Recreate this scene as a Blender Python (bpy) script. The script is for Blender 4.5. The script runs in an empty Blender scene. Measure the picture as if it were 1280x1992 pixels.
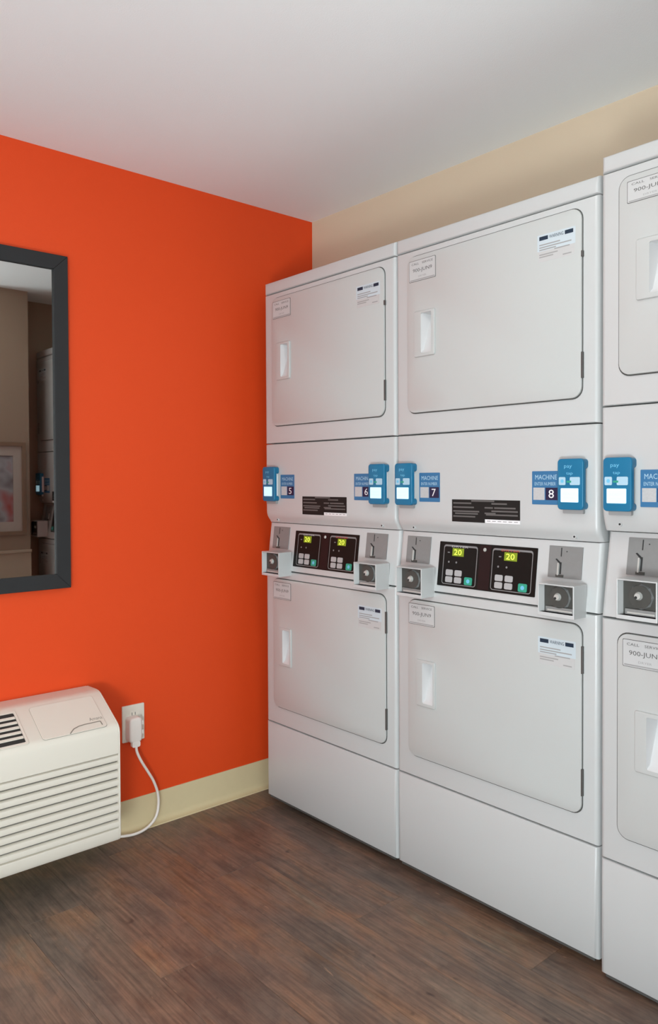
import bpy, bmesh, math, random
from mathutils import Vector, Matrix
from mathutils.geometry import tessellate_polygon
random.seed(7)
S = bpy.context.scene
COL = S.collection

# ------------------------------------------------------------------ camera
cd = bpy.data.cameras.new('camera'); cam = bpy.data.objects.new('camera', cd); COL.objects.link(cam)
cd.sensor_fit = 'HORIZONTAL'; cd.sensor_width = 36.0
cd.lens = 1500.4866 / 1280 * 36.0
cd.shift_y = -34.7232 / 1280
cd.clip_start = 0.02
yaw, pitch, roll = 0.7171, -0.0179, -0.0048
f = Vector((math.sin(yaw)*math.cos(pitch), math.cos(yaw)*math.cos(pitch), math.sin(pitch)))
r = Vector((math.cos(yaw), -math.sin(yaw), 0)); u = r.cross(f)
r2 = r*math.cos(roll) + u*math.sin(roll); u2 = -r*math.sin(roll) + u*math.cos(roll)
M = Matrix((r2, u2, -f)).transposed().to_4x4(); M.translation = Vector((-2.0848, -2.4907, 1.2287))
cam.matrix_world = M
S.camera = cam
# ------------------------------------------------------------------ world, exposure
w = bpy.data.worlds.new('world'); S.world = w; w.use_nodes = True
w.node_tree.nodes['Background'].inputs[0].default_value = (0.9, 0.93, 1.0, 1)
w.node_tree.nodes['Background'].inputs[1].default_value = 0.3
S.view_settings.view_transform = 'Standard'; S.view_settings.look = 'None'
S.view_settings.exposure = 0.06; S.view_settings.gamma = 1.0
S.view_settings.use_curve_mapping = False
# ------------------------------------------------------------------ lights
def area(name, loc, sx, sy, watts, col, rot=(0, 0, 0), shape='RECTANGLE'):
    l = bpy.data.lights.new(name, 'AREA'); l.shape = shape; l.size = sx
    if shape in ('RECTANGLE', 'ELLIPSE'): l.size_y = sy
    l.energy = watts; l.color = col
    o = bpy.data.objects.new(name, l); COL.objects.link(o); o.location = loc; o.rotation_euler = rot
    return o
WARM = (1.0, 0.95, 0.89)
HALL_Y = -4.6
LEFT_X = -3.3
HZ = 2.3082
# the room's own lamp dome, the hallway lamp panel and the added glowing windows behind the camera, plus one added fill
LAMP_E, HALL_E, WIN_E, WIN2_E = 15.0, 2.0, 2.3, 3.5
LAMP_C = (1.0, 0.97, 0.93); FILL_C = (0.80, 0.94, 1.0)
LX, LY = -1.10, -1.62
# added unseen light standing in for a bounced flash, brightens ceiling and dryers
area('bounce_fill_light', (-2.50, -2.45, 0.50), 0.45, 0.45, 29, (0.93, 0.97, 1.0), (math.radians(180-52), 0, math.radians(-55)))
# ------------------------------------------------------------------ materials
def lin(c):
    return tuple(((x/255)/12.92 if x/255 <= 0.04045 else ((x/255+0.055)/1.055)**2.4) for x in c) + (1,)
MATS = {}
def mat(name, col, rough=0.5, metal=0.0, var=0.03, scale=30, bump=0.0, bscale=200, emit=0.0, spec=0.5, coat=0.0):
    if name in MATS: return MATS[name]
    m = bpy.data.materials.new(name); m.use_nodes = True; nt = m.node_tree; b = nt.nodes['Principled BSDF']
    c = tuple(col) + (1,) if len(col) == 3 else tuple(col)
    b.inputs['Roughness'].default_value = rough; b.inputs['Metallic'].default_value = metal
    b.inputs['Specular IOR Level'].default_value = spec
    b.inputs['Coat Weight'].default_value = coat; b.inputs['Coat Roughness'].default_value = 0.15
    tc = nt.nodes.new('ShaderNodeTexCoord')
    n = nt.nodes.new('ShaderNodeTexNoise'); n.inputs['Scale'].default_value = scale; n.inputs['Detail'].default_value = 4
    nt.links.new(tc.outputs['Object'], n.inputs['Vector'])
    mx = nt.nodes.new('ShaderNodeMix'); mx.data_type = 'RGBA'
    mx.inputs[6].default_value = tuple(x*(1-var) for x in c[:3])+(1,)
    mx.inputs[7].default_value = tuple(min(1, x*(1+var)) for x in c[:3])+(1,)
    nt.links.new(n.outputs['Fac'], mx.inputs[0]); nt.links.new(mx.outputs[2], b.inputs['Base Color'])
    if bump:
        n2 = nt.nodes.new('ShaderNodeTexNoise'); n2.inputs['Scale'].default_value = bscale; n2.inputs['Detail'].default_value = 3
        nt.links.new(tc.outputs['Object'], n2.inputs['Vector'])
        bp = nt.nodes.new('ShaderNodeBump'); bp.inputs['Strength'].default_value = bump; bp.inputs['Distance'].default_value = 0.002
        nt.links.new(n2.outputs['Fac'], bp.inputs['Height']); nt.links.new(bp.outputs['Normal'], b.inputs['Normal'])
    if emit:
        b.inputs['Emission Color'].default_value = c; b.inputs['Emission Strength'].default_value = emit
    MATS[name] = m
    return m

ORANGE = mat('orange_paint', (0.76, 0.068, 0.010), 0.55, var=0.02, scale=3, bump=0.15, bscale=350, spec=0.3)
BEIGE = mat('beige_paint', (0.68, 0.565, 0.415), 0.7, var=0.02, scale=3, bump=0.15, bscale=350, spec=0.3)
CEIL = mat('ceiling_paint', (0.86, 0.905, 0.91), 0.85, var=0.015, scale=2, bump=0.2, bscale=260, spec=0.2)
HALL = mat('hall_paint', (0.74, 0.69, 0.62), 0.8, var=0.02, scale=3, bump=0.1, bscale=300, spec=0.2)
WAIN = mat('tan_wainscot_paint', (0.40, 0.34, 0.25), 0.6, var=0.02)
BASE = mat('tan_cove_vinyl', (0.66, 0.55, 0.33), 0.5, var=0.03)
WHITE = mat('white_enamel', (0.54, 0.552, 0.546), 0.30, var=0.012, scale=4, bump=0.06, bscale=500)
WHITE2 = mat('white_enamel_door', (0.515, 0.53, 0.517), 0.30, var=0.012, scale=4, bump=0.06, bscale=500)
PLAST = mat('white_handle_plastic', (0.66, 0.665, 0.665), 0.3, var=0.01)
DARKGAP = mat('dark_seam', (0.05, 0.05, 0.045), 0.9)
GAPGREY = mat('dark_gap_grey', (0.075, 0.075, 0.07), 0.8)
HINGE = mat('dark_hinge', (0.10, 0.095, 0.09), 0.5, metal=0.3)
STEEL = mat('brushed_grey_steel', (0.235, 0.24, 0.235), 0.5, metal=0.1, var=0.06, scale=80)
DSTEEL = mat('dark_coin_steel', (0.065, 0.066, 0.060), 0.45, metal=0.0, spec=0.3, var=0.15, scale=60)
CHROME = mat('bright_chrome', (0.52, 0.53, 0.50), 0.3, metal=0.15)
SLOT = mat('slot_black', (0.02, 0.02, 0.02), 0.8)
BLACK = mat('black_overlay', (0.010, 0.009, 0.008), 0.4, spec=0.15)
DBROWN = mat('dark_brown_overlay', (0.022, 0.011, 0.011), 0.4, spec=0.15)
OLINE = mat('overlay_grey_line', (0.22, 0.22, 0.22), 0.5)
LCDB = mat('lcd_backlight', (0.16, 0.22, 0.012), 0.4, emit=0.5)
LCD = mat('lcd_digits', (0.75, 0.90, 0.10), 0.4, emit=0.8)
BUT = mat('grey_button', (0.42, 0.42, 0.42), 0.5)
GBUT = mat('green_button', (0.03, 0.33, 0.22), 0.5)
REDT = mat('red_print', (0.55, 0.07, 0.04), 0.6)
TEAL = mat('teal_blue_plastic', (0.004, 0.155, 0.30), 0.35, var=0.05)
TEALL = mat('light_blue_print', (0.16, 0.52, 0.75), 0.5)
SCREEN = mat('reader_screen', (0.55, 0.86, 1.0), 0.3, emit=0.5)
SCRT = mat('reader_screen_text', (0.55, 0.75, 0.80), 0.3, emit=0.4)
TAG = mat('blue_tag_print', (0.035, 0.16, 0.33), 0.5)
TAGT = mat('tag_pale_text', (0.40, 0.60, 0.72), 0.6)
TAGP = mat('tag_pale_panel', (0.50, 0.50, 0.50), 0.6, var=0.12, scale=200)
NAVY = mat('tag_navy', (0.012, 0.010, 0.045), 0.5)
PAPER = mat('white_print', (0.85, 0.85, 0.86), 0.6)
LBLU = mat('sticker_blue_white', (0.55, 0.63, 0.67), 0.5)
INK = mat('dark_blue_ink', (0.006, 0.025, 0.05), 0.5)
GINK = mat('grey_ink', (0.33, 0.33, 0.325), 0.6)
DINK = mat('dark_grey_ink', (0.09, 0.09, 0.085), 0.6)
LABEL = mat('label_grey_white', (0.535, 0.54, 0.535), 0.5)
STBLK = mat('sticker_black', (0.016, 0.015, 0.014), 0.6, spec=0.2)
STGRY = mat('sticker_grey_text', (0.12, 0.115, 0.11), 0.6)
PTAC = mat('cream_plastic', (0.78, 0.725, 0.63), 0.42, var=0.01, scale=5)
PTACD = mat('cream_plastic_print', (0.26, 0.235, 0.19), 0.6)
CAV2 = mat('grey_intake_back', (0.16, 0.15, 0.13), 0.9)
CAV = mat('dark_cavity', (0.03, 0.028, 0.025), 0.9)
OUTL = mat('outlet_white', (0.82, 0.76, 0.66), 0.4)
CORD = mat('white_cord_plastic', (0.86, 0.80, 0.74), 0.4)
FRAME = mat('charcoal_frame', (0.026, 0.026, 0.027), 0.6, spec=0.25, var=0.05)
GLASSM = mat('mirror_silver', (0.60, 0.60, 0.585), 0.015, metal=1.0, var=0.0)
BEV = mat('mirror_bevel', (0.5, 0.56, 0.54), 0.1, metal=1.0)
LAMPB = mat('lamp_base_white', (0.8, 0.8, 0.8), 0.5)
LAMPW = mat('lamp_diffuser', LAMP_C, 0.5, var=0, emit=LAMP_E)
LAMPH = mat('hall_lamp_diffuser', LAMP_C, 0.5, var=0, emit=HALL_E)
PANE = mat('glowing_fill_pane', FILL_C, 0.3, var=0, emit=WIN_E)
PANE2 = mat('glowing_side_fill_pane', FILL_C, 0.3, var=0, emit=WIN2_E)
PFR = mat('brown_picture_frame', (0.20, 0.13, 0.08), 0.4, var=0.1)
PMAT = mat('grey_picture_mat', (0.40, 0.37, 0.33), 0.8)

def art_mat():
    m = bpy.data.materials.new('abstract_print'); m.use_nodes = True; nt = m.node_tree; b = nt.nodes['Principled BSDF']
    tc = nt.nodes.new('ShaderNodeTexCoord'); n = nt.nodes.new('ShaderNodeTexNoise'); n.inputs['Scale'].default_value = 7
    cr = nt.nodes.new('ShaderNodeValToRGB'); e = cr.color_ramp.elements
    e[0].position = 0.35; e[0].color = (0.10, 0.09, 0.09, 1); e[1].position = 0.7; e[1].color = (0.32, 0.06, 0.05, 1)
    x = e.new(0.52); x.color = (0.30, 0.32, 0.34, 1)
    nt.links.new(tc.outputs['Object'], n.inputs['Vector']); nt.links.new(n.outputs['Fac'], cr.inputs[0])
    nt.links.new(cr.outputs[0], b.inputs['Base Color']); b.inputs['Roughness'].default_value = 0.4
    return m
ART = art_mat()

def wood_mat():
    m = bpy.data.materials.new('dark_wood_plank'); m.use_nodes = True; nt = m.node_tree; b = nt.nodes['Principled BSDF']
    N = nt.nodes.new; Lk = nt.links.new
    tc = N('ShaderNodeTexCoord'); oi = N('ShaderNodeObjectInfo')
    # every plank gets its own stretch of wood
    off = N('ShaderNodeVectorMath'); off.operation = 'SCALE'; comb = N('ShaderNodeCombineXYZ')
    Lk(oi.outputs['Random'], comb.inputs[0]); Lk(oi.outputs['Random'], comb.inputs[1]); Lk(oi.outputs['Random'], comb.inputs[2])
    Lk(comb.outputs[0], off.inputs[0]); off.inputs[3].default_value = 37.0
    add = N('ShaderNodeVectorMath'); Lk(tc.outputs['Object'], add.inputs[0]); Lk(off.outputs[0], add.inputs[1])
    def mapped(sx, sy):
        mp = N('ShaderNodeMapping'); mp.inputs['Scale'].default_value = (sx, sy, 1); Lk(add.outputs[0], mp.inputs[0]); return mp.outputs[0]
    def noise(vec, sc, det=5, ro=0.6, dist=0.0):
        n = N('ShaderNodeTexNoise'); n.inputs['Scale'].default_value = sc; n.inputs['Detail'].default_value = det
        n.inputs['Roughness'].default_value = ro; n.inputs['Distortion'].default_value = dist; Lk(vec, n.inputs['Vector']); return n.outputs['Fac']
    def ramp(fac, stops):
        cr = N('ShaderNodeValToRGB'); e = cr.color_ramp.elements
        e[0].position, e[0].color = stops[0][0], stops[0][1]; e[1].position, e[1].color = stops[-1][0], stops[-1][1]
        for p, c in stops[1:-1]:
            x = e.new(p); x.color = c
        Lk(fac, cr.inputs[0]); return cr.outputs[0]
    def mix(f_, a_, b_, mode='MIX'):
        x = N('ShaderNodeMix'); x.data_type = 'RGBA'; x.blend_type = mode
        if isinstance(f_, float): x.inputs[0].default_value = f_
        else: Lk(f_, x.inputs[0])
        Lk(a_, x.inputs[6]); Lk(b_, x.inputs[7]); return x.outputs[2]
    # broad patches that run across planks: smoky brown, olive grey, reddish
    wp = N('ShaderNodeMapping'); wp.inputs['Scale'].default_value = (1.0, 0.45, 1)
    geo = N('ShaderNodeNewGeometry'); Lk(geo.outputs['Position'], wp.inputs[0])
    broad = noise(wp.outputs[0], 4.0, 3, 0.55)
    c1 = ramp(broad, [(0.36, lin((82, 74, 66))), (0.47, lin((112, 97, 86))), (0.56, lin((124, 94, 76))), (0.68, lin((134, 115, 97)))])
    patch = noise(mapped(9, 2.2), 1.0, 4, 0.6, 0.4)
    c2 = ramp(patch, [(0.34, lin((86, 78, 73))), (0.5, lin((118, 102, 91))), (0.62, lin((142, 108, 82))), (0.74, lin((126, 118, 100)))])
    c = mix(0.5, c1, c2)
    mot = noise(mapped(26, 13), 1.0, 4, 0.65, 0.6)
    c = mix(0.75, c, ramp(mot, [(0.36, (0.76, 0.75, 0.75, 1)), (0.5, (1.0, 1.0, 1.0, 1)), (0.66, (1.24, 1.21, 1.16, 1))]), 'MULTIPLY')
    # fine fibres along the plank
    fib = noise(mapped(150, 5), 1.0, 5, 0.7)
    fr = ramp(fib, [(0.32, (0.66, 0.64, 0.63, 1)), (0.5, (1.0, 1.0, 1.0, 1)), (0.68, (1.34, 1.31, 1.27, 1))])
    c = mix(0.78, c, fr, 'MULTIPLY')
    # cathedral figure
    wv = N('ShaderNodeTexWave'); wv.wave_type = 'RINGS'; wv.rings_direction = 'SPHERICAL'
    wv.inputs['Scale'].default_value = 2.2; wv.inputs['Distortion'].default_value = 9.0; wv.inputs['Detail'].default_value = 3
    wv.inputs['Detail Scale'].default_value = 1.4
    Lk(mapped(7.5, 0.7), wv.inputs['Vector'])
    wr = ramp(wv.outputs['Fac'], [(0.0, (0.62, 0.58, 0.54, 1)), (0.3, (1.0, 0.98, 0.96, 1)), (1.0, (1.22, 1.16, 1.08, 1))])
    msk = ramp(noise(mapped(3.5, 1.1), 1.3, 2), [(0.40, (0, 0, 0, 1)), (0.54, (1, 1, 1, 1))])
    c = mix(msk, c, mix(0.42, c, wr, 'MULTIPLY'))
    # sparse pale scratches and dark knots
    sc = noise(mapped(85, 14), 1.0, 3, 0.6, 0.8)
    sr = ramp(sc, [(0.67, (0, 0, 0, 1)), (0.76, (.75, .75, .75, 1))])
    pale = N('ShaderNodeRGB'); pale.outputs[0].default_value = lin((168, 138, 112))
    c = mix(sr, c, pale.outputs[0])
    dk = ramp(noise(mapped(24, 12), 1.0, 2), [(0.70, (0, 0, 0, 1)), (0.79, (0.8, 0.8, 0.8, 1))])
    dkc = N('ShaderNodeRGB'); dkc.outputs[0].default_value = lin((48, 34, 28))
    c = mix(dk, c, dkc.outputs[0])
    # plank to plank tone
    mr = N('ShaderNodeMapRange'); mr.inputs[3].default_value = 0.93; mr.inputs[4].default_value = 1.07
    Lk(oi.outputs['Random'], mr.inputs[0])
    hv = N('ShaderNodeHueSaturation'); Lk(c, hv.inputs['Color']); Lk(mr.outputs[0], hv.inputs['Value'])
    Lk(hv.outputs[0], b.inputs['Base Color'])
    b.inputs['Roughness'].default_value = 0.42; b.inputs['Specular IOR Level'].default_value = 0.4
    bp = N('ShaderNodeBump'); bp.inputs['Strength'].default_value = 0.25; bp.inputs['Distance'].default_value = 0.001
    Lk(fib, bp.inputs['Height']); Lk(bp.outputs['Normal'], b.inputs['Normal'])
    return m
WOOD = wood_mat()

# ------------------------------------------------------------------ mesh helpers
def rrect(u0, u1, z0, z1, rr=0.0, n=6):
    """counter-clockwise outline seen from the front (-y)"""
    if rr <= 1e-6: return [(u0, z0), (u1, z0), (u1, z1), (u0, z1)]
    rr = min(rr, (u1-u0)/2-1e-5, (z1-z0)/2-1e-5); P = []
    for cx, cz, a0 in ((u1-rr, z0+rr, -90), (u1-rr, z1-rr, 0), (u0+rr, z1-rr, 90), (u0+rr, z0+rr, 180)):
        for k in range(n+1):
            a = math.radians(a0 + 90*k/n); P.append((cx+rr*math.cos(a), cz+rr*math.sin(a)))
    return P

class MB:
    def __init__(s): s.v = []; s.f = []; s.m = []; s.mats = []
    def mi(s, m):
        if m not in s.mats: s.mats.append(m)
        return s.mats.index(m)
    def add(s, vs, fs, m, fn=None):
        b = len(s.v); k = s.mi(m)
        s.v += [fn(v) if fn else tuple(v) for v in vs]
        for f_ in fs: s.f.append([b+i for i in f_]); s.m.append(k)
    def box(s, x0, x1, y0, y1, z0, z1, m, fn=None):
        s.add([(x0,y0,z0),(x1,y0,z0),(x1,y1,z0),(x0,y1,z0),(x0,y0,z1),(x1,y0,z1),(x1,y1,z1),(x0,y1,z1)],
              [(0,3,2,1),(4,5,6,7),(0,1,5,4),(1,2,6,5),(2,3,7,6),(3,0,4,7)], m, fn)
    def plate(s, u0, u1, z0, z1, y0, y1, m, rr=0.0, cu=0.0, cz=0.0, holes=(), steps=3, fn=None, back=True):
        """slab facing -y, front at y0, back at y1, rounded corners rr, rounded front edges cu/cz deep"""
        rings = []
        if cu > 0 or cz > 0:
            d = max(cu, cz)
            for k in range(steps+1):
                a = math.pi/2*k/steps; ins = 1-math.sin(a); yy = y0 + d*(1-math.cos(a))
                rings.append((rrect(u0+cu*ins, u1-cu*ins, z0+cz*ins, z1-cz*ins, max(rr-min(cu,cz)*ins, 0.0) if rr else 0), yy))
        else:
            rings.append((rrect(u0, u1, z0, z1, rr), y0))
        rings.append((rrect(u0, u1, z0, z1, rr), y1))
        vs = []; fs = []; n = len(rings[0][0])
        for R, yy in rings:
            vs += [(a, yy, b) for a, b in R]
        for i in range(len(rings)-1):
            for k in range(n):
                a = i*n+k; b = i*n+(k+1) % n
                fs.append((a, a+n, b+n, b))
        loops = [[Vector((a, b, 0)) for a, b in rings[0][0]]] + [[Vector((a, b, 0)) for a, b in h] for h in holes]
        idx = list(range(n)); start = len(vs)
        hs = []
        for h in holes:
            base = len(vs); vs += [(a, y0, b) for a, b in h]; idx += list(range(base, base+len(h)))
            b2 = len(vs); vs += [(a, y1, b) for a, b in h]; hs.append((base, b2, len(h)))
        if holes:
            for t in tessellate_polygon(loops):
                a, b, c = (Vector(vs[idx[i]]) for i in t)
                t = [idx[i] for i in t]
                if (b-a).cross(c-a).y > 0: t = t[::-1]
                fs.append(tuple(t))
        else: fs.append(tuple(range(n)))
        for base, b2, hn in hs:
            for k in range(hn):
                k2 = (k+1) % hn; fs.append((base+k, base+k2, b2+k2, b2+k))
        if back and not holes: L = (len(rings)-1)*n; fs.append(tuple(range(L+n-1, L-1, -1)))
        s.add(vs, fs, m, fn)
    def prof(s, pts, u0, u1, m, axis='x', fn=None):
        """closed (y,z) outline extruded along x"""
        n = len(pts); vs = [(u0, y, z) for y, z in pts] + [(u1, y, z) for y, z in pts]
        fs = [(k, (k+1) % n, n+(k+1) % n, n+k) for k in range(n)] + [tuple(range(n-1, -1, -1)), tuple(range(n, 2*n))]
        s.add(vs, fs, m, fn)
    def tube(s, path, rad, m, n=10):
        P = [Vector(p) for p in path]; up = Vector((0, 1, 0)); vs = []; fs = []
        for i, p in enumerate(P):
            t = (P[min(i+1, len(P)-1)]-P[max(i-1, 0)]).normalized()
            a = t.cross(up).normalized() if abs(t.dot(up)) < 0.98 else t.cross(Vector((1, 0, 0))).normalized(); b = t.cross(a)
            rd = rad[i] if isinstance(rad, (list, tuple)) else rad
            for k in range(n):
                an = 2*math.pi*k/n; vs.append(tuple(p + (a*math.cos(an)+b*math.sin(an))*rd))
        for i in range(len(P)-1):
            for k in range(n): fs.append((i*n+k, i*n+(k+1) % n, (i+1)*n+(k+1) % n, (i+1)*n+k))
        fs.append(tuple(range(n-1, -1, -1))); L = (len(P)-1)*n; fs.append(tuple(range(L, L+n)))
        s.add(vs, fs, m)
    def disc(s, cx, cz, rad, y0, y1, m, n=20, cone=1.0, fn=None):
        vs = [(cx+rad*cone*math.cos(2*math.pi*k/n), y0, cz+rad*cone*math.sin(2*math.pi*k/n)) for k in range(n)]
        vs += [(cx+rad*math.cos(2*math.pi*k/n), y1, cz+rad*math.sin(2*math.pi*k/n)) for k in range(n)]
        fs = [tuple(range(n)), tuple(range(2*n-1, n-1, -1))] + [(k, k+n, (k+1) % n+n, (k+1) % n) for k in range(n)]
        s.add(vs, fs, m, fn)
    def text(s, string, u0, zc, h, y, m, width=None, fn=None, align='LEFT'):
        """flat printed letters facing -y, height h, squeezed to width"""
        cu = bpy.data.curves.new('t', 'FONT'); cu.body = string; cu.size = 1.0; cu.resolution_u = 2
        o = bpy.data.objects.new('t', cu); COL.objects.link(o)
        dg = bpy.context.evaluated_depsgraph_get(); dg.update()
        me = o.evaluated_get(dg).to_mesh()
        xs = [v.co.x for v in me.vertices]; ys = [v.co.y for v in me.vertices]
        if xs:
            x0, x1 = min(xs), max(xs); yy0, yy1 = min(ys), max(ys)
            sz = h/(yy1-yy0); sx = (width/(x1-x0)) if width else sz
            vs = [(u0+(v.co.x-x0)*sx, y, zc+(v.co.y-(yy0+yy1)/2)*sz) for v in me.vertices]
            fs = []
            for p in me.polygons:
                t = list(p.vertices)
                fs.append(t)
            s.add(vs, fs, m, fn)
        o.evaluated_get(dg).to_mesh_clear()
        bpy.data.objects.remove(o); bpy.data.curves.remove(cu)
    def build(s, name, parent=None, bevel=0.0, smooth=False, segs=2):
        me = bpy.data.meshes.new(name); me.from_pydata(s.v, [], s.f)
        for mm in s.mats: me.materials.append(mm)
        me.polygons.foreach_set('material_index', s.m)
        if smooth is not False:
            me.polygons.foreach_set('use_smooth', [True]*len(s.f))
            me.update()
            bm = bmesh.new(); bm.from_mesh(me)
            ang = math.radians(smooth if smooth is not True else 35)
            for e in bm.edges:
                if len(e.link_faces) == 2: e.smooth = e.calc_face_angle(0) < ang
                else: e.smooth = False
            bm.to_mesh(me); bm.free()
        me.update()
        o = bpy.data.objects.new(name, me); COL.objects.link(o)
        if parent: o.parent = parent
        if bevel:
            md = o.modifiers.new('bevel', 'BEVEL'); md.width = bevel; md.segments = segs; md.limit_method = 'ANGLE'; md.angle_limit = math.radians(40)
        return o
def thing(name, label, cat, loc=(0, 0, 0), rz=0.0, group=None):
    o = bpy.data.objects.new(name, None); COL.objects.link(o); o.location = loc; o.rotation_euler = (0, 0, rz)
    o.empty_display_size = 0.1
    o['label'] = label; o['category'] = cat
    if group: o['group'] = group
    return o
def struct(name, mb, parent=None, label=None, **k):
    o = mb.build(name, parent, **k)
    if not parent:
        o['kind'] = 'structure'
    if label: o['label'] = label
    return o

# ------------------------------------------------------------------ the room
NX = 0.42          # back of the niche the dryers stand in
m = MB(); m.box(LEFT_X, NX, HALL_Y, 0, -0.12, -0.004, DARKGAP); floor = struct('floor', m, label='dark brown wood-look plank floor')
PW, PL = 0.178, 1.22
cols = []
xx = LEFT_X; i = 0
plank_meshes = {}
def plank(w_, l_):
    key = (round(w_, 4), round(l_, 4))
    if key not in plank_meshes:
        q = MB(); g = 0.0003; c = 0.0006
        a, b_ = w_/2-g, l_/2-g
        vs = [(-a,-b_,-0.004),(a,-b_,-0.004),(a,b_,-0.004),(-a,b_,-0.004),(-a,-b_,-c),(a,-b_,-c),(a,b_,-c),(-a,b_,-c),
              (-a+c,-b_+c,0),(a-c,-b_+c,0),(a-c,b_-c,0),(-a+c,b_-c,0)]
        fs = [(0,3,2,1),(0,1,5,4),(1,2,6,5),(2,3,7,6),(3,0,4,7),(4,5,9,8),(5,6,10,9),(6,7,11,10),(7,4,8,11),(8,9,10,11)]
        q.add(vs, fs, WOOD)
        o = q.build('floor_plank', floor); plank_meshes[key] = o.data; return o
    o = bpy.data.objects.new('floor_plank', plank_meshes[key]); COL.objects.link(o); o.parent = floor; return o
while xx < NX - 0.001:
    x1 = min(xx+PW, NX); y1 = 0.0; first = PL*((i*0.37+0.21) % 1.0)
    ln = max(first, 0.12)
    while y1 > HALL_Y + 0.001:
        y0 = max(y1-ln, HALL_Y)
        o = plank(x1-xx, y1-y0); o.location = ((xx+x1)/2, (y0+y1)/2, 0)
        y1 = y0; ln = PL
    xx = x1; i += 1

m = MB(); m.box(LEFT_X, NX, HALL_Y, 0, HZ, HZ+0.1, CEIL); struct('ceiling', m)
m = MB(); m.box(LEFT_X-0.1, NX+0.1, 0, 0.1, 0, HZ, ORANGE); struct('wall_back', m, label='bright orange painted wall')
m = MB()
m.prof([(0, 2.05), (0, HZ), (NX+0.1, HZ), (NX+0.1, 0), (NX, 0), (NX, 2.05)], 0, 1, BEIGE)   # header over the niche and the niche's back
m.v = [(p[1], -p[0]*2.29, p[2]) for p in m.v]
m.f = [f_[::-1] for f_ in m.f]
struct('wall_right', m, label='beige painted wall above the dryers')
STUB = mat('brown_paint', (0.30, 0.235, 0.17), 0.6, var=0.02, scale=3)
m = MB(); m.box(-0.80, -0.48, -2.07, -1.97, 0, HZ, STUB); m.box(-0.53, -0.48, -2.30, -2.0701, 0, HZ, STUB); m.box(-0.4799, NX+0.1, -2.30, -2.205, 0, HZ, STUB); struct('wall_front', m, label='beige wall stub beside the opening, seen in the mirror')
m = MB(); m.box(LEFT_X-0.1, LEFT_X, HALL_Y, 0, 0, HZ, HALL); struct('wall_left', m)
m = MB(); m.box(LEFT_X-0.1, NX+0.1, HALL_Y-0.1, HALL_Y, 0, HZ, HALL); struct('wall_hall_end', m)
m = MB(); m.box(NX, NX+0.1, HALL_Y, -2.29, 0, HZ, HALL); struct('wall_hall_side', m)
# added unseen windows that glow as soft fill, behind and left of the camera
def added_window(name, w_, h_, glow_pane, loc, rz):
    m = MB(); t = .05
    m.plate(-w_/2, w_/2, -h_/2, h_/2, -.03, 0, LAMPB, holes=[rrect(-w_/2+t, w_/2-t, -h_/2+t, h_/2-t)])
    m.box(-.02, .02, -.025, -.001, -h_/2+t, h_/2-t, LAMPB)
    o = struct(name, m); o.location = loc; o.rotation_euler = (0, 0, rz)
    for sx in (-1, 1):
        q = MB(); x0, x1 = sorted((sx*.021, sx*(w_/2-t-.001))); q.box(x0, x1, -.012, -.004, -h_/2+t+.001, h_/2-t-.001, glow_pane); q.build('glow_pane', o)
added_window('added_window_1', 2.0, 1.4, PANE, (-2.05, HALL_Y+.002, 1.40), math.pi)
added_window('added_window_2', 2.2, 1.95, PANE2, (LEFT_X+.002, -2.75, 1.03), math.pi/2)
# tan cove base along the orange wall: upright sheet with a toe curving out on the floor
m = MB()
m.prof([(0, 0), (0, 0.112), (-0.003, 0.112), (-0.004, 0.108), (-0.004, 0.022), (-0.008, 0.012), (-0.016, 0.0055), (-0.026, 0.0035), (-0.027, 0)], LEFT_X, NX, BASE)
struct('baseboard_back', m, smooth=30)
m = MB(); m.box(-0.80, -0.48, -1.97, -1.955, 0, 0.83, WAIN); m.box(-0.80, -0.48, -1.97, -1.945, 0.83, 0.845, WAIN); struct('trim_1', m, label='tan wainscot panel low on the wall stub', bevel=0.002)

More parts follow.
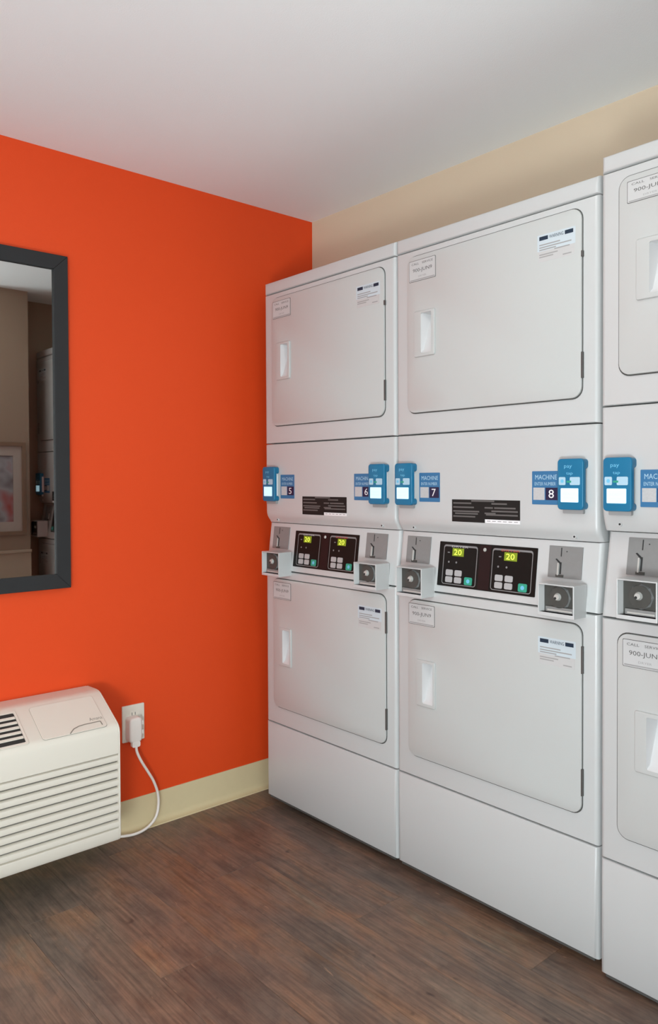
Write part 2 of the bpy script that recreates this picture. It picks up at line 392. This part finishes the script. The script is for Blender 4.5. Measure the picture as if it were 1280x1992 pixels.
# ------------------------------------------------------------------ dryers
D = 0.3439; YA = -0.1279; P = 0.6881; W = 0.684
def dryer(y0, k, label):
    """k: dict of heights; local x to the right along the row, front at y=0, +y into the wall"""
    root = thing('stacked_dryer', label, 'dryer', (-D-k.get('fwd', 0), y0, 0), -math.pi/2, 'white stacked dryers along the right wall')
    T, LID, US, SB, LB, KS, BOT = k['top'], k['lid'], k['useam'], k['shelf'], k['lbody'], k['kseam'], k['bot']
    g = 0.0015
    # core cabinet behind the enamel fronts, open to nothing, with four feet
    m = MB(); m.box(0.003, W-0.003, 0.046, 0.700, BOT+0.012, T-0.006, WHITE)
    m.box(0.006, W-0.006, 0.040, 0.0462, BOT+0.02, T-0.012, DARKGAP)
    cab = m.build('cabinet', root, bevel=0.003)
    for fx in (0.05, W-0.05):
        for fy in (0.07, 0.64):
            q = MB(); n = 12
            q.add([(fx+0.018*math.cos(2*math.pi*i/n), fy+0.018*math.sin(2*math.pi*i/n), z) for z in (0, BOT+0.013) for i in range(n)],
                  [tuple(range(n-1, -1, -1)), tuple(range(n, 2*n))] + [(i, (i+1) % n, n+(i+1) % n, n+i) for i in range(n)], HINGE)
            q.build('foot', root)
    # top cap with a rolled front edge
    m = MB(); m.plate(0, W, LID+g, T, 0.0, 0.046, WHITE, rr=0, cu=0.012, cz=0.006, steps=4); m.box(0.002, W-0.002, 0.03, 0.70, LID+0.006, T-0.001, WHITE)
    m.build('top_cap', root, smooth=40)
    def hole(h): return rrect(h[0], h[1], h[2], h[3], 0.004, 3)
    def front(name, z0, z1, h):
        m = MB(); m.plate(0, W, z0, z1, 0.0, 0.046, WHITE, cu=0.012, cz=0.0025, steps=4, holes=[hole(h)])
        return m.build(name, root, smooth=40)
    UH, LH = k['uhole'], k['lhole']
    front('upper_front_panel', US+g, LID-g, UH)
    front('lower_front_panel', KS+g, LB-g, LH)
    m = MB(); m.plate(0, W, BOT+0.004, KS-g, -0.0005, 0.046, WHITE, cu=0.012, cz=0.004, steps=4)
    m.box(0.012, W-0.012, 0.006, 0.030, BOT-0.004, BOT+0.006, GAPGREY)
    m.build('kick_panel', root, smooth=40)
    # ---------------- doors
    def door(dr, h, bz, lab, stick, hinges):
        m = MB(); m.plate(dr[0], dr[1], dr[2], dr[3], -0.0065, 0.0, WHITE2, rr=0.028, cu=0.002, cz=0.002, steps=2, holes=[hole(h)])
        d = m.build('door', root, smooth=40)
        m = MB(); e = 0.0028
        m.plate(dr[0]-e*k.get('gl', .5), dr[1]+e*0.7, dr[2]-e*1.1, dr[3]+e*0.85, -0.0012, 0.001, GAPGREY, rr=0.029, holes=[hole((h[0]-0.004, h[1]+0.004, h[2]-0.004, h[3]+0.004))]); m.build('door_gap_shade', d)  # dark rim that paints the shade of the gap round the door
        # pull handle: raised bezel round a pocket that is deep at the top and runs out at the bottom
        m = MB(); y = -0.0065
        m.plate(bz[0], bz[1], bz[2], bz[3], y-0.005, y, WHITE2, rr=0.006, cu=0.003, cz=0.003, steps=3, holes=[hole(h)])
        a0, a1, b0, b1 = h
        t0 = y-0.005; dp, sh = 0.024, 0.004
        vs = [(a0, t0, b0), (a1, t0, b0), (a1, t0, b1), (a0, t0, b1), (a0+.004, y+sh, b0+.010), (a1-.003, y+sh, b0+.010), (a1-.003, dp, b1-.004), (a0+.012, dp, b1-.004)]
        m.add(vs, [(0, 1, 5, 4), (1, 2, 6, 5), (2, 3, 7, 6), (3, 0, 4, 7), (4, 5, 6, 7)], PLAST)
        m.build('handle', d, smooth=30)
        # small framed plate printed in grey
        m = MB(); u0, u1, z0, z1 = lab; yy = y-0.0008
        m.plate(u0, u1, z0, z1, yy, y, DINK, rr=0.003); m.plate(u0+.0012, u1-.0012, z0+.0012, z1-.0012, yy-.0002, yy, LABEL, rr=0.003)
        ww = u1-u0; hh = z1-z0
        m.text('CALL', u0+.10*ww, z1-.17*hh, .10*hh, yy-.0004, DINK, .28*ww); m.text('SERVICE', u0+.50*ww, z1-.17*hh, .10*hh, yy-.0004, DINK, .40*ww)
        m.text('900-JUN9', u0+.15*ww, z0+.50*hh, .22*hh, yy-.0004, DINK, .72*ww)
        m.text('DRYER', u0+.36*ww, z0+.22*hh, .08*hh, yy-.0004, GINK, .30*ww)
        m.box(u0+.04*ww, u1-.04*ww, yy-.0004, yy-.0001, z0+.05*hh, z0+.10*hh, GINK)
        m.build('label_plate', d)
        # notice sticker: blue-white head with a dark bar, fine grey lines
        m = MB(); u0, u1, z0, z1 = stick; hh = z1-z0; ww = u1-u0; yy = y-.0003
        m.plate(u0-.006, u1+.006, z0+.42*hh, z1+.06*hh, yy, y, LBLU, rr=0.002); m.plate(u0-.004, u1+.004, z0, z0+.42*hh, yy, y, LABEL)
        m.box(u0, u0+.26*ww, yy-.0002, yy, z1-.16*hh, z1-.01*hh, INK); m.box(u1-.24*ww, u1, yy-.0002, yy, z1-.16*hh, z1-.01*hh, INK)
        m.text('WARNING', u0+.30*ww, z1-.085*hh, .13*hh, yy-.0003, INK, .42*ww)
        for i, (a, b, zz) in enumerate([(0, .62, .66), (0, .95, .56), (0, .5, .47), (.45, .9, .40), (0, .55, .28), (0, .42, .19), (.7, .95, .10)]):
            m.box(u0+a*ww, u0+b*ww, yy-.0002, yy, z0+(zz-.022)*hh, z0+(zz+.022)*hh, GINK)
        m.build('notice_sticker', d)
        for z0, z1 in hinges:
            m = MB(); m.box(dr[1]-.0010, dr[1]+.0040, -.0068, .002, z0, z1, HINGE); m.build('hinge', d, bevel=0.0008)
        return d
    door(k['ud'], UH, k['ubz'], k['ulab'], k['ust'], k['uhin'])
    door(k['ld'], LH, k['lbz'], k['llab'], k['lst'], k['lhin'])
    # ---------------- service panel between the doors: flat, its foot rolling back under itself
    m = MB(); pr = k['spro']; R = 0.012; n = 5
    top = US-g
    # cross sections along the profile with rounded vertical corners
    rows = [(top, 0.0025)] + [(top-0.0025, 0.0)] + [(z, y) for z, y in pr]
    vs = []; fs = []; cnt = 2*(n+1)+2
    for z, y in rows:
        sec = [(0.0, 0.046)]
        for q_ in range(n+1):
            a = math.pi/2*q_/n; sec.append((R-R*math.cos(a), y+R-R*math.sin(a)))
        for q_ in range(n+1):
            a = math.pi/2*q_/n; sec.append((W-R+R*math.sin(a), y+R-R*math.cos(a)))
        sec.append((W, 0.046)); vs += [(a_, b_, z) for a_, b_ in sec]; cnt = len(sec)
    for i in range(len(rows)-1):
        for j in range(cnt-1):
            a = i*cnt+j; fs.append((a, a+cnt, a+cnt+1, a+1))
    L = (len(rows)-1)*cnt; fs.append(tuple(range(L, L+cnt))[::-1]); fs.append(tuple(range(cnt)))
    m.add(vs, fs, WHITE); sp = m.build('service_panel', root, smooth=40)
    for sx, sz in k['screws']:
        m = MB(); yy = k['sy']
        m.disc(sx, sz, .0065, yy-.003, yy+.004, WHITE, 14, .8); m.disc(sx, sz, .0028, yy-.0035, yy, SLOT, 8); m.build('screw', sp)
    # black instruction sticker
    m = MB(); u0, u1, z0, z1 = k['bst']; zm = z0+(z1-z0)*.16; um = u0+(u1-u0)*.5; ww = u1-u0
    m.box(u0, um, -.0006, 0, z0, z1, STBLK); m.box(um, u1, -.0006, 0, zm, z1, STBLK); m.box(um+.002, u1, -.0006, 0, z0, zm-.0005, PAPER)
    for (a, b, t) in [(.30, .64, .95), (.02, .30, .84), (.02, .34, .66), (.02, .42, .48), (.05, .40, .38), (.02, .36, .25), (.50, .62, .66), (.60, .82, .84), (.64, .94, .66), (.50, .66, .42), (.52, .97, .36), (.6, .97, .52)]:
        m.box(u0+a*ww, u0+b*ww, -.0008, -.0006, z0+(t-.035)*(z1-z0), z0+(t+.03)*(z1-z0), STGRY)
    for i in range(6): m.box(um+.008+i*.018, um+.020+i*.018, -.0008, -.0006, zm-.006, zm-.004, GINK)
    m.build('instruction_sticker', sp)
    # ---------------- card readers and their number tags
    for side, (u0, num, tu0) in enumerate(((k['rl'], k['nums'][0], k['tl']), (k['rr'], k['nums'][1], k['tr']))):
        z0, z1 = 1.152, 1.280; u1 = u0+.073; H = z1-z0
        m = MB(); m.plate(u0+.004, u1-.008, z0+.012, z1-.012, -.014, .0, PAPER, rr=0.004)
        # teal cover: face plus top and foot wrapping back to the panel
        out = rrect(u0, u1, z0, z1, .012, 4)
        m.plate(u0, u1, z0, z1, -.023, -.012, TEAL, rr=.010, cu=.003, cz=.003, steps=3)
        m.plate(u0+.003, u1, z1-.026, z1-.001, -.013, -.0005, TEAL, rr=.008)
        m.plate(u0+.003, u1, z0+.001, z0+.020, -.013, -.0005, TEAL, rr=.008)
        m.plate(u0+.008, u1-.008, z0-.010, z0+.004, -.010, -.0005, GINK, rr=.003)
        y = -.0232
        m.text('pay', u0+.020, z1-.021, .009, y-.0002, TEALL, .022); m.text('tap', u0+.026, z1-.038, .008, y-.0002, TEALL, .018)
        m.plate(u0+.005, u0+.024, z1-.066, z1-.046, y-.0002, y, TAGT, rr=.003); m.plate(u0+.036, u0+.064, z1-.066, z1-.046, y-.0002, y, TAGT, rr=.003)
        m.disc(u0+.0145, z1-.056, .0045, y-.0005, y, TEALL, 12); m.box(u0+.027, u0+.040, y-.0004, y, z1-.060, z1-.055, GBUT)
        rd = m.build('card_reader', root, smooth=30); rd['label'] = 'teal card reader with a lit screen at the %s of the panel' % ('left' if side == 0 else 'right')
        m = MB(); m.plate(u0+.011, u0+.060, z0+.019, z0+.054, y-.0012, y, SCREEN, rr=.002)
        m.text('READY', u0+.019, z0+.040, .006, y-.0014, SCRT, .032); m.text('SWIPE CARD', u0+.019, z0+.030, .004, y-.0014, SCRT, .032)
        m.build('screen', rd)
        m = MB(); a0, a1 = tu0, tu0+.081; zz0, zz1 = 1.163, 1.250; q_ = -.001
        m.plate(a0, a1, zz0, zz1, q_, 0, TAG, rr=.002)
        for i, (aa, bb, zc, hh) in enumerate([(.12, .92, .82, .14), (.10, .88, .62, .10)]):
            m.text(('MACHINE' if i == 0 else 'ENTER NUMBER'), a0+aa*.081, zz0+zc*.087, hh*.087, q_-.0004, TAGT, (bb-aa)*.081)
        m.box(a0+.004, a0+.038, q_-.0003, q_, zz0+.012, zz0+.044, TAGP); m.box(a0+.041, a1-.003, q_-.0003, q_, zz0+.012, zz0+.044, NAVY)
        m.text(num, a0+.050 if len(num) == 1 else a0+.045, zz0+.028, .022, q_-.0006, PAPER, .016 if len(num) == 1 else .028)
        m.build('number_tag', root)['label'] = 'blue tag with the machine number ' + num
    # ---------------- control panel, leaning forward towards its foot
    CT = SB; CB = LB; RC = k['rec']
    def ys(z): return RC*max(0.0, min(1.0, (z-CB)/(CT-CB)))
    sh = lambda v: (v[0], v[1]+ys(v[2]), v[2])
    m = MB()
    m.plate(0, W, CB+g, CT+.0006, 0, .040, WHITE, cu=.012, cz=.0015, steps=4, fn=sh)
    m.plate(.010, W-.010, CB-.018, CB+.004, -.004, .0, WHITE, cu=.003, cz=.003, steps=2) if k.get('lip') else None
    cp = m.build('control_panel', root, smooth=40)
    # electronic display
    m = MB(); u0, u1, z0, z1 = k['disp']
    m.plate(u0, u1, z0, z1, -.0015, 0, BLACK, rr=.002, fn=sh)
    m.box(u0+.44*(u1-u0), u0+.555*(u1-u0), -.0018, -.0015, z0+.003, z1-.003, DBROWN, fn=sh)
    m.disc(u0+.49*(u1-u0), z1-.015, .0055, -.004, -.0018, CHROME, 14, .7, fn=sh)
    for j, (a, b) in enumerate(((.179-.162, .303-.162), (.355-.162, .487-.162))):
        a += u0; b += u0
        o_ = rrect(a, b, z0+.006, z1-.008, .008, 4); inn = rrect(a+.0022, b-.0022, z0+.0082, z1-.0102-.003, .006, 4)
        m.plate(a, b, z0+.006, z1-.008, -.0018, -.0015, OLINE, rr=.008, holes=[inn], fn=sh)
        m.text('DRYER', a+.030, z1-.0125, .005, -.0021, REDT if j == 1 else LABEL, .060, fn=sh)
        l0 = a+(.033 if j == 0 else .040)
        m.box(l0, l0+.042, -.0021, -.0016, z1-.040, z1-.017, LCDB, fn=sh)
        m.text('20', l0+.006, z1-.0285, .016, -.0024, LCD, .028, fn=sh)
        m.box(l0-.018, l0-.010, -.0020, -.0016, z1-.032, z1-.029, OLINE, fn=sh)
        for (q0) in (.012, .040): m.disc(a+q0+.010, z1-.058, .003, -.0022, -.0016, OLINE, 8, fn=sh)
        for cx_ in (.012, .045):
            for cz_ in (.012, .032): m.plate(a+cx_+.002, a+cx_+.028, z0+cz_, z0+cz_+.017, -.003, -.0016, BUT, rr=.004, fn=sh)
        m.plate(b-.040, b-.012, z0+.010, z0+.032, -.003, -.0016, GBUT, rr=.004, fn=sh)
        m.disc(b-.026, z0+.021, .006, -.0034, -.003, TEALL, 10, fn=sh)
    dp = m.build('display_panel', cp); dp['label'] = 'black two-part display with yellow-green digits'
    # coin slot plates
    for (u0, u1, z0, z1), (bx0, bx1, bz0, bz1) in k['coins']:
        m = MB(); m.plate(u0, u1, z0, z1, -.002, 0, STEEL, rr=.001, fn=sh)
        uu = u0+.034; zt = z1-.004; zb = z0+.002; h_ = zt-zb
        # bent coin slot: straight slit, dog-leg, lower slit, with its bright lip
        m.box(uu+.001, uu+.0035, -.0026, -.002, zt-.30*h_, zt, SLOT, fn=sh)
        m.add([(uu-.014, -.0027, zt-.40*h_), (uu-.010, -.0027, zt-.38*h_), (uu+.004, -.0027, zt-.52*h_), (uu+.001, -.0027, zt-.58*h_)][::-1], [(0, 1, 2, 3)], SLOT, fn=sh)
        m.box(uu+.000, uu+.0045, -.0028, -.002, zb+.10*h_, zt-.50*h_, SLOT, fn=sh)
        m.box(uu-.006, uu-.002, -.0050, -.002, zb+.06*h_, zt-.52*h_, CHROME, fn=sh)
        m.box(uu-.010, uu+.012, -.0040, -.002, zb+.00*h_, zb+.08*h_, DSTEEL, fn=sh)
        m.disc(uu+.018, zt-.12*h_, .0015, -.0028, -.002, SLOT, 8, fn=sh)
        m.build('coin_slot_plate', cp)
        # coin box: open-fronted hood standing proud, coin slide and lock inside
        PR = -.055; t = .0035; yb = ys(bz0)+.004
        m = MB()
        rim = rrect(bx0, bx1, bz0, bz1, 0.0); inn = rrect(bx0+t, bx1-t, bz0+.010, bz1-t, 0.0)
        m.plate(bx0, bx1, bz0, bz1, PR, yb, WHITE, holes=[inn]); 
        # funnel walls
        q0, q1, w0, w1 = bx0+t, bx1-t, bz0+.010, bz1-t
        m.add([(q0, PR, w0), (q1, PR, w0), (q1, PR, w1), (q0, PR, w1), (q0+.006, -.038, w0), (q1, -.038, w0), (q1, -.038, w1-.002), (q0+.006, -.038, w1-.002)],
              [(0, 1, 5, 4), (1, 2, 6, 5), (2, 3, 7, 6), (3, 0, 4, 7)], WHITE)
        cb = m.build('coin_box', cp, bevel=.0012)
        m = MB(); m.box(q0+.005, q1+.0005, -.0385, -.030, w0-.001, w1-.001, DSTEEL)
        cx_, cz_ = (q0+q1)/2+.004, (w0+w1)/2+.004; K = .016
        m.disc(cx_, cz_, .030, -.028-K, -.0225-K, STEEL, 8, .92); m.disc(cx_, cz_, .0265, -.030-K, -.028-K, DSTEEL, 24)
        m.disc(cx_-.003, cz_+.002, .0100, -.037-K, -.030-K, CHROME, 16, .7); m.disc(cx_-.006, cz_-.001, .0035, -.0376-K, -.037-K, SLOT, 8)
        m.box(q0+.014, q1-.003, -.030-K, -.0225-K, w0+.001, w0+.014, STEEL)
        m.box(q0+.020, q1-.006, -.032-K, -.030-K, w0+.004, w0+.008, CHROME)
        m.build('coin_slide', cb, bevel=.0006)
    return root

AB = dict(top=1.970, lid=1.925, useam=1.366, shelf=1.070, lbody=.895, kseam=.318, bot=.030,
    uhole=(.112, .153, 1.608, 1.728), ubz=(.083, .165, 1.598, 1.735), lhole=(.114, .155, .556, .678), lbz=(.087, .163, .545, .686),
    ud=(.052, .640, 1.432, 1.903), ld=(.052, .641, .386, .864), ulab=(.062, .167, 1.826, 1.889), llab=(.056, .160, .790, .853),
    ust=(.520, .618, 1.790, 1.856), lst=(.522, .620, .748, .815), uhin=((1.480, 1.545), (1.780, 1.795)), lhin=((.742, .811), (.434, .502)),
    spro=[(1.118, 0), (1.106, .001), (1.096, .004), (1.088, .009), (1.080, .015), (1.072, .020)], screws=((.062, 1.083), (.612, 1.083)), sy=.012,
    bst=(.222, .456, 1.108, 1.172), rl=.012, rr=.583, tl=.095, tr=.494, rec=.022, lip=False,
    disp=(.162, .500, .917, 1.046),
    coins=(((.030, .126, .975, 1.056), (.048, .152, .880, .968)), ((.535, .632, .975, 1.056), (.547, .650, .884, .966))))
CC = dict(AB); CC.update(top=2.006, lid=1.964, useam=1.4035, shelf=1.100, lbody=.893, kseam=.302, bot=.012, fwd=.008, gl=1.1,
    uhole=(.126, .167, 1.655, 1.772), ubz=(.093, .178, 1.643, 1.784), lhole=(.122, .163, .553, .676), lbz=(.092, .175, .541, .686),
    ud=(.049, .637, 1.474, 1.938), ld=(.047, .637, .371, .862), ulab=(.070, .180, 1.873, 1.924), llab=(.061, .170, .785, .850),
    ust=(.520, .618, 1.825, 1.890), lst=(.522, .620, .745, .812), uhin=((1.515, 1.580), (1.815, 1.830)),
    spro=[(1.178, 0), (1.160, .001), (1.142, .004), (1.125, .009), (1.110, .014), (1.103, .019), (1.101, .038)], screws=((.045, 1.120), (.630, 1.120)), sy=.011,
    rl=.018, tl=.101, rec=.037, disp=(.185, .505, .935, 1.070),
    coins=(((.056, .160, 1.000, 1.088), (.070, .168, .905, .998)), ((.535, .632, 1.000, 1.088), (.547, .650, .905, .998))))
a = dict(AB); a['nums'] = ('5', '6'); b = dict(AB); b['nums'] = ('7', '8'); CC['nums'] = ('9', '10')
dryer(YA, a, 'leftmost white stacked dryer, next to the orange wall, tags 5 and 6')
dryer(YA-P, b, 'white stacked dryer in the middle of the row, tags 7 and 8')
dryer(YA-2*P-.006, CC, 'slightly taller white stacked dryer cut off by the right edge of the picture')

# ------------------------------------------------------------------ air conditioner on the orange wall
ac = thing('air_conditioner', 'cream through-wall air conditioner with ribbed front, low on the orange wall', 'air conditioner', (-1.55, 0, 0.092))
X0, X1 = -2.08, -0.997
OX, OZ = 1.55, -0.092
fa = lambda v: (v[0]+OX, v[1], v[2]+OZ)
top = [(-.001, .541), (-.070, .5435), (-.088, .5425), (-.102, .5385), (-.220, .4705), (-.231, .4625), (-.2375, .453), (-.240, .442)]
def acbody(x0, x1):
    m = MB()
    m.prof([(-.001, .12)] + top + [(-.240, .374), (-.226, .372), (-.226, .140), (-.240, .138), (-.240, .112), (-.234, .100), (-.215, .094), (-.001, .094)], x0, x1, PTAC, fn=fa)
    return m
o = acbody(X0+.016, X1-.006).build('housing', ac, bevel=.0015, segs=2, smooth=35)
m = MB()
m.prof([(-.001, .12)] + top + [(-.240, .112), (-.234, .100), (-.215, .094), (-.001, .094)], X1-.0065, X1, PTAC, fn=fa)
m.build('end_cap', ac, bevel=.005, segs=3, smooth=35)
m = MB()
m.prof([(-.001, .12)] + top + [(-.240, .112), (-.234, .100), (-.215, .094), (-.001, .094)], X0, X0+.0165, PTAC, fn=fa)
m.build('end_cap', ac, bevel=.006, segs=3, smooth=35)
# nine horizontal louvres over the intake
zt = .3735; pitch = (.3735-.1385)/9
q = MB(); q.prof([(0, 0), (-.004, .0), (-.0125, .004), (-.014, .010), (-.0125, .0195), (-.006, .0225), (0, .0225)], X0+.0165+OX, X1-.0068+OX, PTAC)
lv = q.build('louver', ac, smooth=50)
lv.location = (0, -.226, zt-pitch*1+.001+OZ)
for i in range(2, 10):
    o = bpy.data.objects.new('louver', lv.data); COL.objects.link(o); o.parent = ac; o.location = (0, -.226, zt-pitch*i+.001+OZ)
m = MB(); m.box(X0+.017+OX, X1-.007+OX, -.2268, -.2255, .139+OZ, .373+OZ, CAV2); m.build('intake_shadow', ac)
# surface helper for the sloping top face: (x, t down the slope, h above it)
tv = Vector((0, -.135, -.078)).normalized(); nv = Vector((0, -.5003, .8659))
def sl(v):
    p = Vector((v[0]+OX, -.100, .540+OZ)) + tv*v[2] + nv*v[1]; return (p.x, p.y, p.z)
sl2 = lambda v: sl((v[0], -v[1], v[2]))
# air outlet grille
m = MB(); m.plate(-1.86, -1.276, .012, .150, -.002, .0, PTAC, rr=.006, cu=.001, cz=.001, steps=1, holes=[rrect(-1.852, -1.284, .020, .142, .004, 3)], fn=sl2)
m.f = [f_[::-1] for f_ in m.f]
m.box(-1.852, -1.284, -.0008, .0002, .020, .142, CAV, fn=sl2)
gr = m.build('air_grille', ac)
for i in range(5):
    t = .020+.122*(i+1)/6
    q = MB(); q.box(-1.851, -1.285, -.0030, .0, t-.0055, t+.0045, PTAC, fn=sl2); q.build('grille_slat', gr, bevel=.001)
# control door, slightly proud, with a finger notch and a printed line of letters
m = MB(); c0, c1, t0, t1 = -1.236, -1.034, .012, .150
m.plate(c0, c1, t0, t1, -.0022, .0, PTAC, rr=.010, cu=.001, cz=.001, steps=1, fn=sl2); m.f = [f_[::-1] for f_ in m.f]
m.plate(c0-.0006, c1+.0004, t0-.0004, t1+.0009, -.0005, .0, PTACD, rr=.010, fn=sl2)
dr = m.build('control_door', ac)
m = MB()
pts = [(-1.155, .150), (-1.148, .143), (-1.138, .134), (-1.120, .1275), (-1.100, .1255), (-1.050, .1255), (-1.049, .142)]
for i in range(len(pts)-1):
    (xa, ta), (xb, tb) = pts[i], pts[i+1]; d_ = Vector((xb-xa, tb-ta)).normalized(); nx_, nt_ = -d_.y*.0016, d_.x*.0016
    m.add([(xa-nx_, -.0030, ta-nt_), (xb-nx_, -.0030, tb-nt_), (xb+nx_, -.0030, tb+nt_), (xa+nx_, -.0030, ta+nt_)], [(0, 1, 2, 3)], PTACD, fn=sl2)
m.build('finger_notch', dr)
m = MB(); m.text('Amana', -1.078, .112, .008, -.0026, PTACD, .040, fn=sl2)
# letters run down the slope: flip them upright
zc = .112
m.v = []; m.f = []; m.m = []; m.mats = []
m.text('Amana', -1.080, -zc+.002, .013, -.0026, PTACD, .042, fn=lambda v: sl2((v[0], v[1], -v[2])))
m.build('printed_name', dr)
# power cord with its big test-button plug
def cr(P_, n=8):
    out = []
    P_ = [Vector(p) for p in P_]; Q = [P_[0]*2-P_[1]] + P_ + [P_[-1]*2-P_[-2]]
    for i in range(1, len(Q)-2):
        for k in range(n):
            t = k/n; a_, b_, c_, d_ = Q[i-1:i+3]
            out.append(0.5*((2*b_) + (c_-a_)*t + (2*a_-5*b_+4*c_-d_)*t*t + (3*b_-a_-3*c_+d_)*t**3))
    out.append(P_[-1]); return out
path = cr([(-.842, -.040, .316), (-.840, -.040, .290), (-.824, -.040, .253), (-.797, -.036, .208), (-.773, -.032, .167), (-.755, -.028, .120), (-.753, -.030, .078),
           (-.767, -.036, .038), (-.802, -.040, .012), (-.850, -.045, .0055), (-.905, -.042, .012), (-.95, -.040, .026), (-1.00, -.042, .052), (-1.03, -.05, .085), (-1.035, -.055, .10)])
m = MB(); m.tube([fa(p) for p in path], .0048, CORD, 12); cdp = m.build('power_cord', ac, smooth=60)
m = MB(); m.plate(-.866, -.818, .320, .408, -.044, -.006, CORD, rr=.014, cu=.009, cz=.009, steps=3, fn=fa)
m.plate(-.858, -.828, .306, .326, -.044, -.030, CORD, rr=.006, fn=fa)
m.box(-.817, -.812, -.036, -.018, .378, .392, CORD, fn=fa); m.box(-.817, -.812, -.036, -.018, .345, .360, CORD, fn=fa)
m.build('plug', cdp, smooth=35)
# wall outlet
ot = thing('wall_outlet', 'cream electrical outlet on the orange wall with the air conditioner plugged into it', 'outlet', (-.833, 0, .38))
fo = lambda v: (v[0]+.833, v[1], v[2]-.38)
m = MB(); m.plate(-.876, -.792, .316, .444, -.006, -.0003, OUTL, rr=.003, cu=.002, cz=.002, steps=2, fn=fo); pl = m.build('cover_plate', ot, smooth=35)
m = MB(); m.plate(-.851, -.817, .398, .428, -.0068, -.006, OUTL, rr=.008, fn=fo)
m.box(-.841, -.839, -.0071, -.0068, .408, .418, SLOT, fn=fo); m.box(-.829, -.827, -.0071, -.0068, .408, .418, SLOT, fn=fo); m.build('socket', ot)

# ------------------------------------------------------------------ mirror
mi = thing('wall_mirror', 'rectangular mirror in a wide charcoal frame on the orange wall', 'mirror', (-1.48, 0, 1.42))
fm = lambda v: (v[0]+1.48, v[1], v[2]-1.42)
MX0, MX1, MZ0, MZ1, FW = -1.90, -1.060, .880, 1.9635, .047
def member(p, q_, r_, s_):
    m = MB(); yb, yf = -.001, -.022
    # outer a-b, inner d-c, mitred ends; inner edge slopes back
    vs = []
    for y in (yb, yf): vs += [(p[0], y, p[1]), (q_[0], y, q_[1]), (r_[0], y, r_[1]), (s_[0], y, s_[1])]
    m.add(vs, [(0, 1, 2, 3), (7, 6, 5, 4), (0, 4, 5, 1), (1, 5, 6, 2), (2, 6, 7, 3), (3, 7, 4, 0)], FRAME, fn=fm)
    bm = m.build('frame_rail', mi, bevel=.0015); return bm
A_, B_, C_, D_ = (MX0, MZ0), (MX1, MZ0), (MX1, MZ1), (MX0, MZ1)
a_, b_, c_, d_ = (MX0+FW, MZ0+FW), (MX1-FW, MZ0+FW), (MX1-FW, MZ1-FW), (MX0+FW, MZ1-FW)
member(A_, B_, b_, a_); member(B_, C_, c_, b_); member(C_, D_, d_, c_); member(D_, A_, a_, d_)
m = MB(); m.plate(MX0+FW-.006, MX1-FW+.006, MZ0+FW-.006, MZ1-FW+.006, -.012, -.008, GLASSM, fn=fm); gl = m.build('mirror_glass', mi)

# ------------------------------------------------------------------ picture on the wall stub (seen in the mirror)
pc = thing('framed_picture', 'brown framed print with a pale mat, seen reflected in the mirror', 'picture', (-.645, -1.97, 1.19), math.pi)
m = MB(); w2, h2 = .14, .26
m.plate(-w2, w2, -h2, h2, -.020, -.001, PFR, rr=0, holes=[rrect(-w2+.022, w2-.022, -h2+.022, h2-.022)]); m.build('frame', pc, bevel=.002)
m = MB(); m.plate(-w2+.021, w2-.021, -h2+.021, h2-.021, -.010, -.002, PMAT, holes=[rrect(-w2+.070, w2-.070, -h2+.075, h2-.075)]); m.build('mat_board', pc)
m = MB(); m.plate(-w2+.069, w2-.069, -h2+.074, h2-.074, -.006, -.003, ART); m.build('print', pc)

# ------------------------------------------------------------------ lamps (outside the frame, the room's own light)
lp = thing('ceiling_light', 'round flush ceiling light of the laundry room', 'ceiling light', (LX, LY, HZ))
m = MB(); n = 32
def ring(rad, z): return [(rad*math.cos(2*math.pi*k/n), rad*math.sin(2*math.pi*k/n), z) for k in range(n)]
m.add(ring(.17, 0)+ring(.17, -.03), [(k, (k+1) % n, n+(k+1) % n, n+k) for k in range(n)]+[tuple(range(n, 2*n))], LAMPB); m.build('lamp_base', lp)
m = MB(); m.add(ring(.155, -.0301)+ring(.15, -.05)+ring(.13, -.072)+ring(.07, -.085), [(j*n+k, j*n+(k+1) % n, (j+1)*n+(k+1) % n, (j+1)*n+k) for j in range(3) for k in range(n)]+[tuple(range(3*n, 4*n))], LAMPW); m.build('lamp_shade', lp, smooth=50)
lp = thing('ceiling_light', 'rectangular ceiling light panel in the hallway', 'ceiling light', (-2.35, -3.2, HZ))
m = MB(); m.box(-.61, .61, -.31, .31, -.03, 0, LAMPB); m.build('lamp_base', lp)
m = MB(); m.box(-.58, .58, -.28, .28, -.042, -.0301, LAMPH); m.build('lamp_shade', lp)
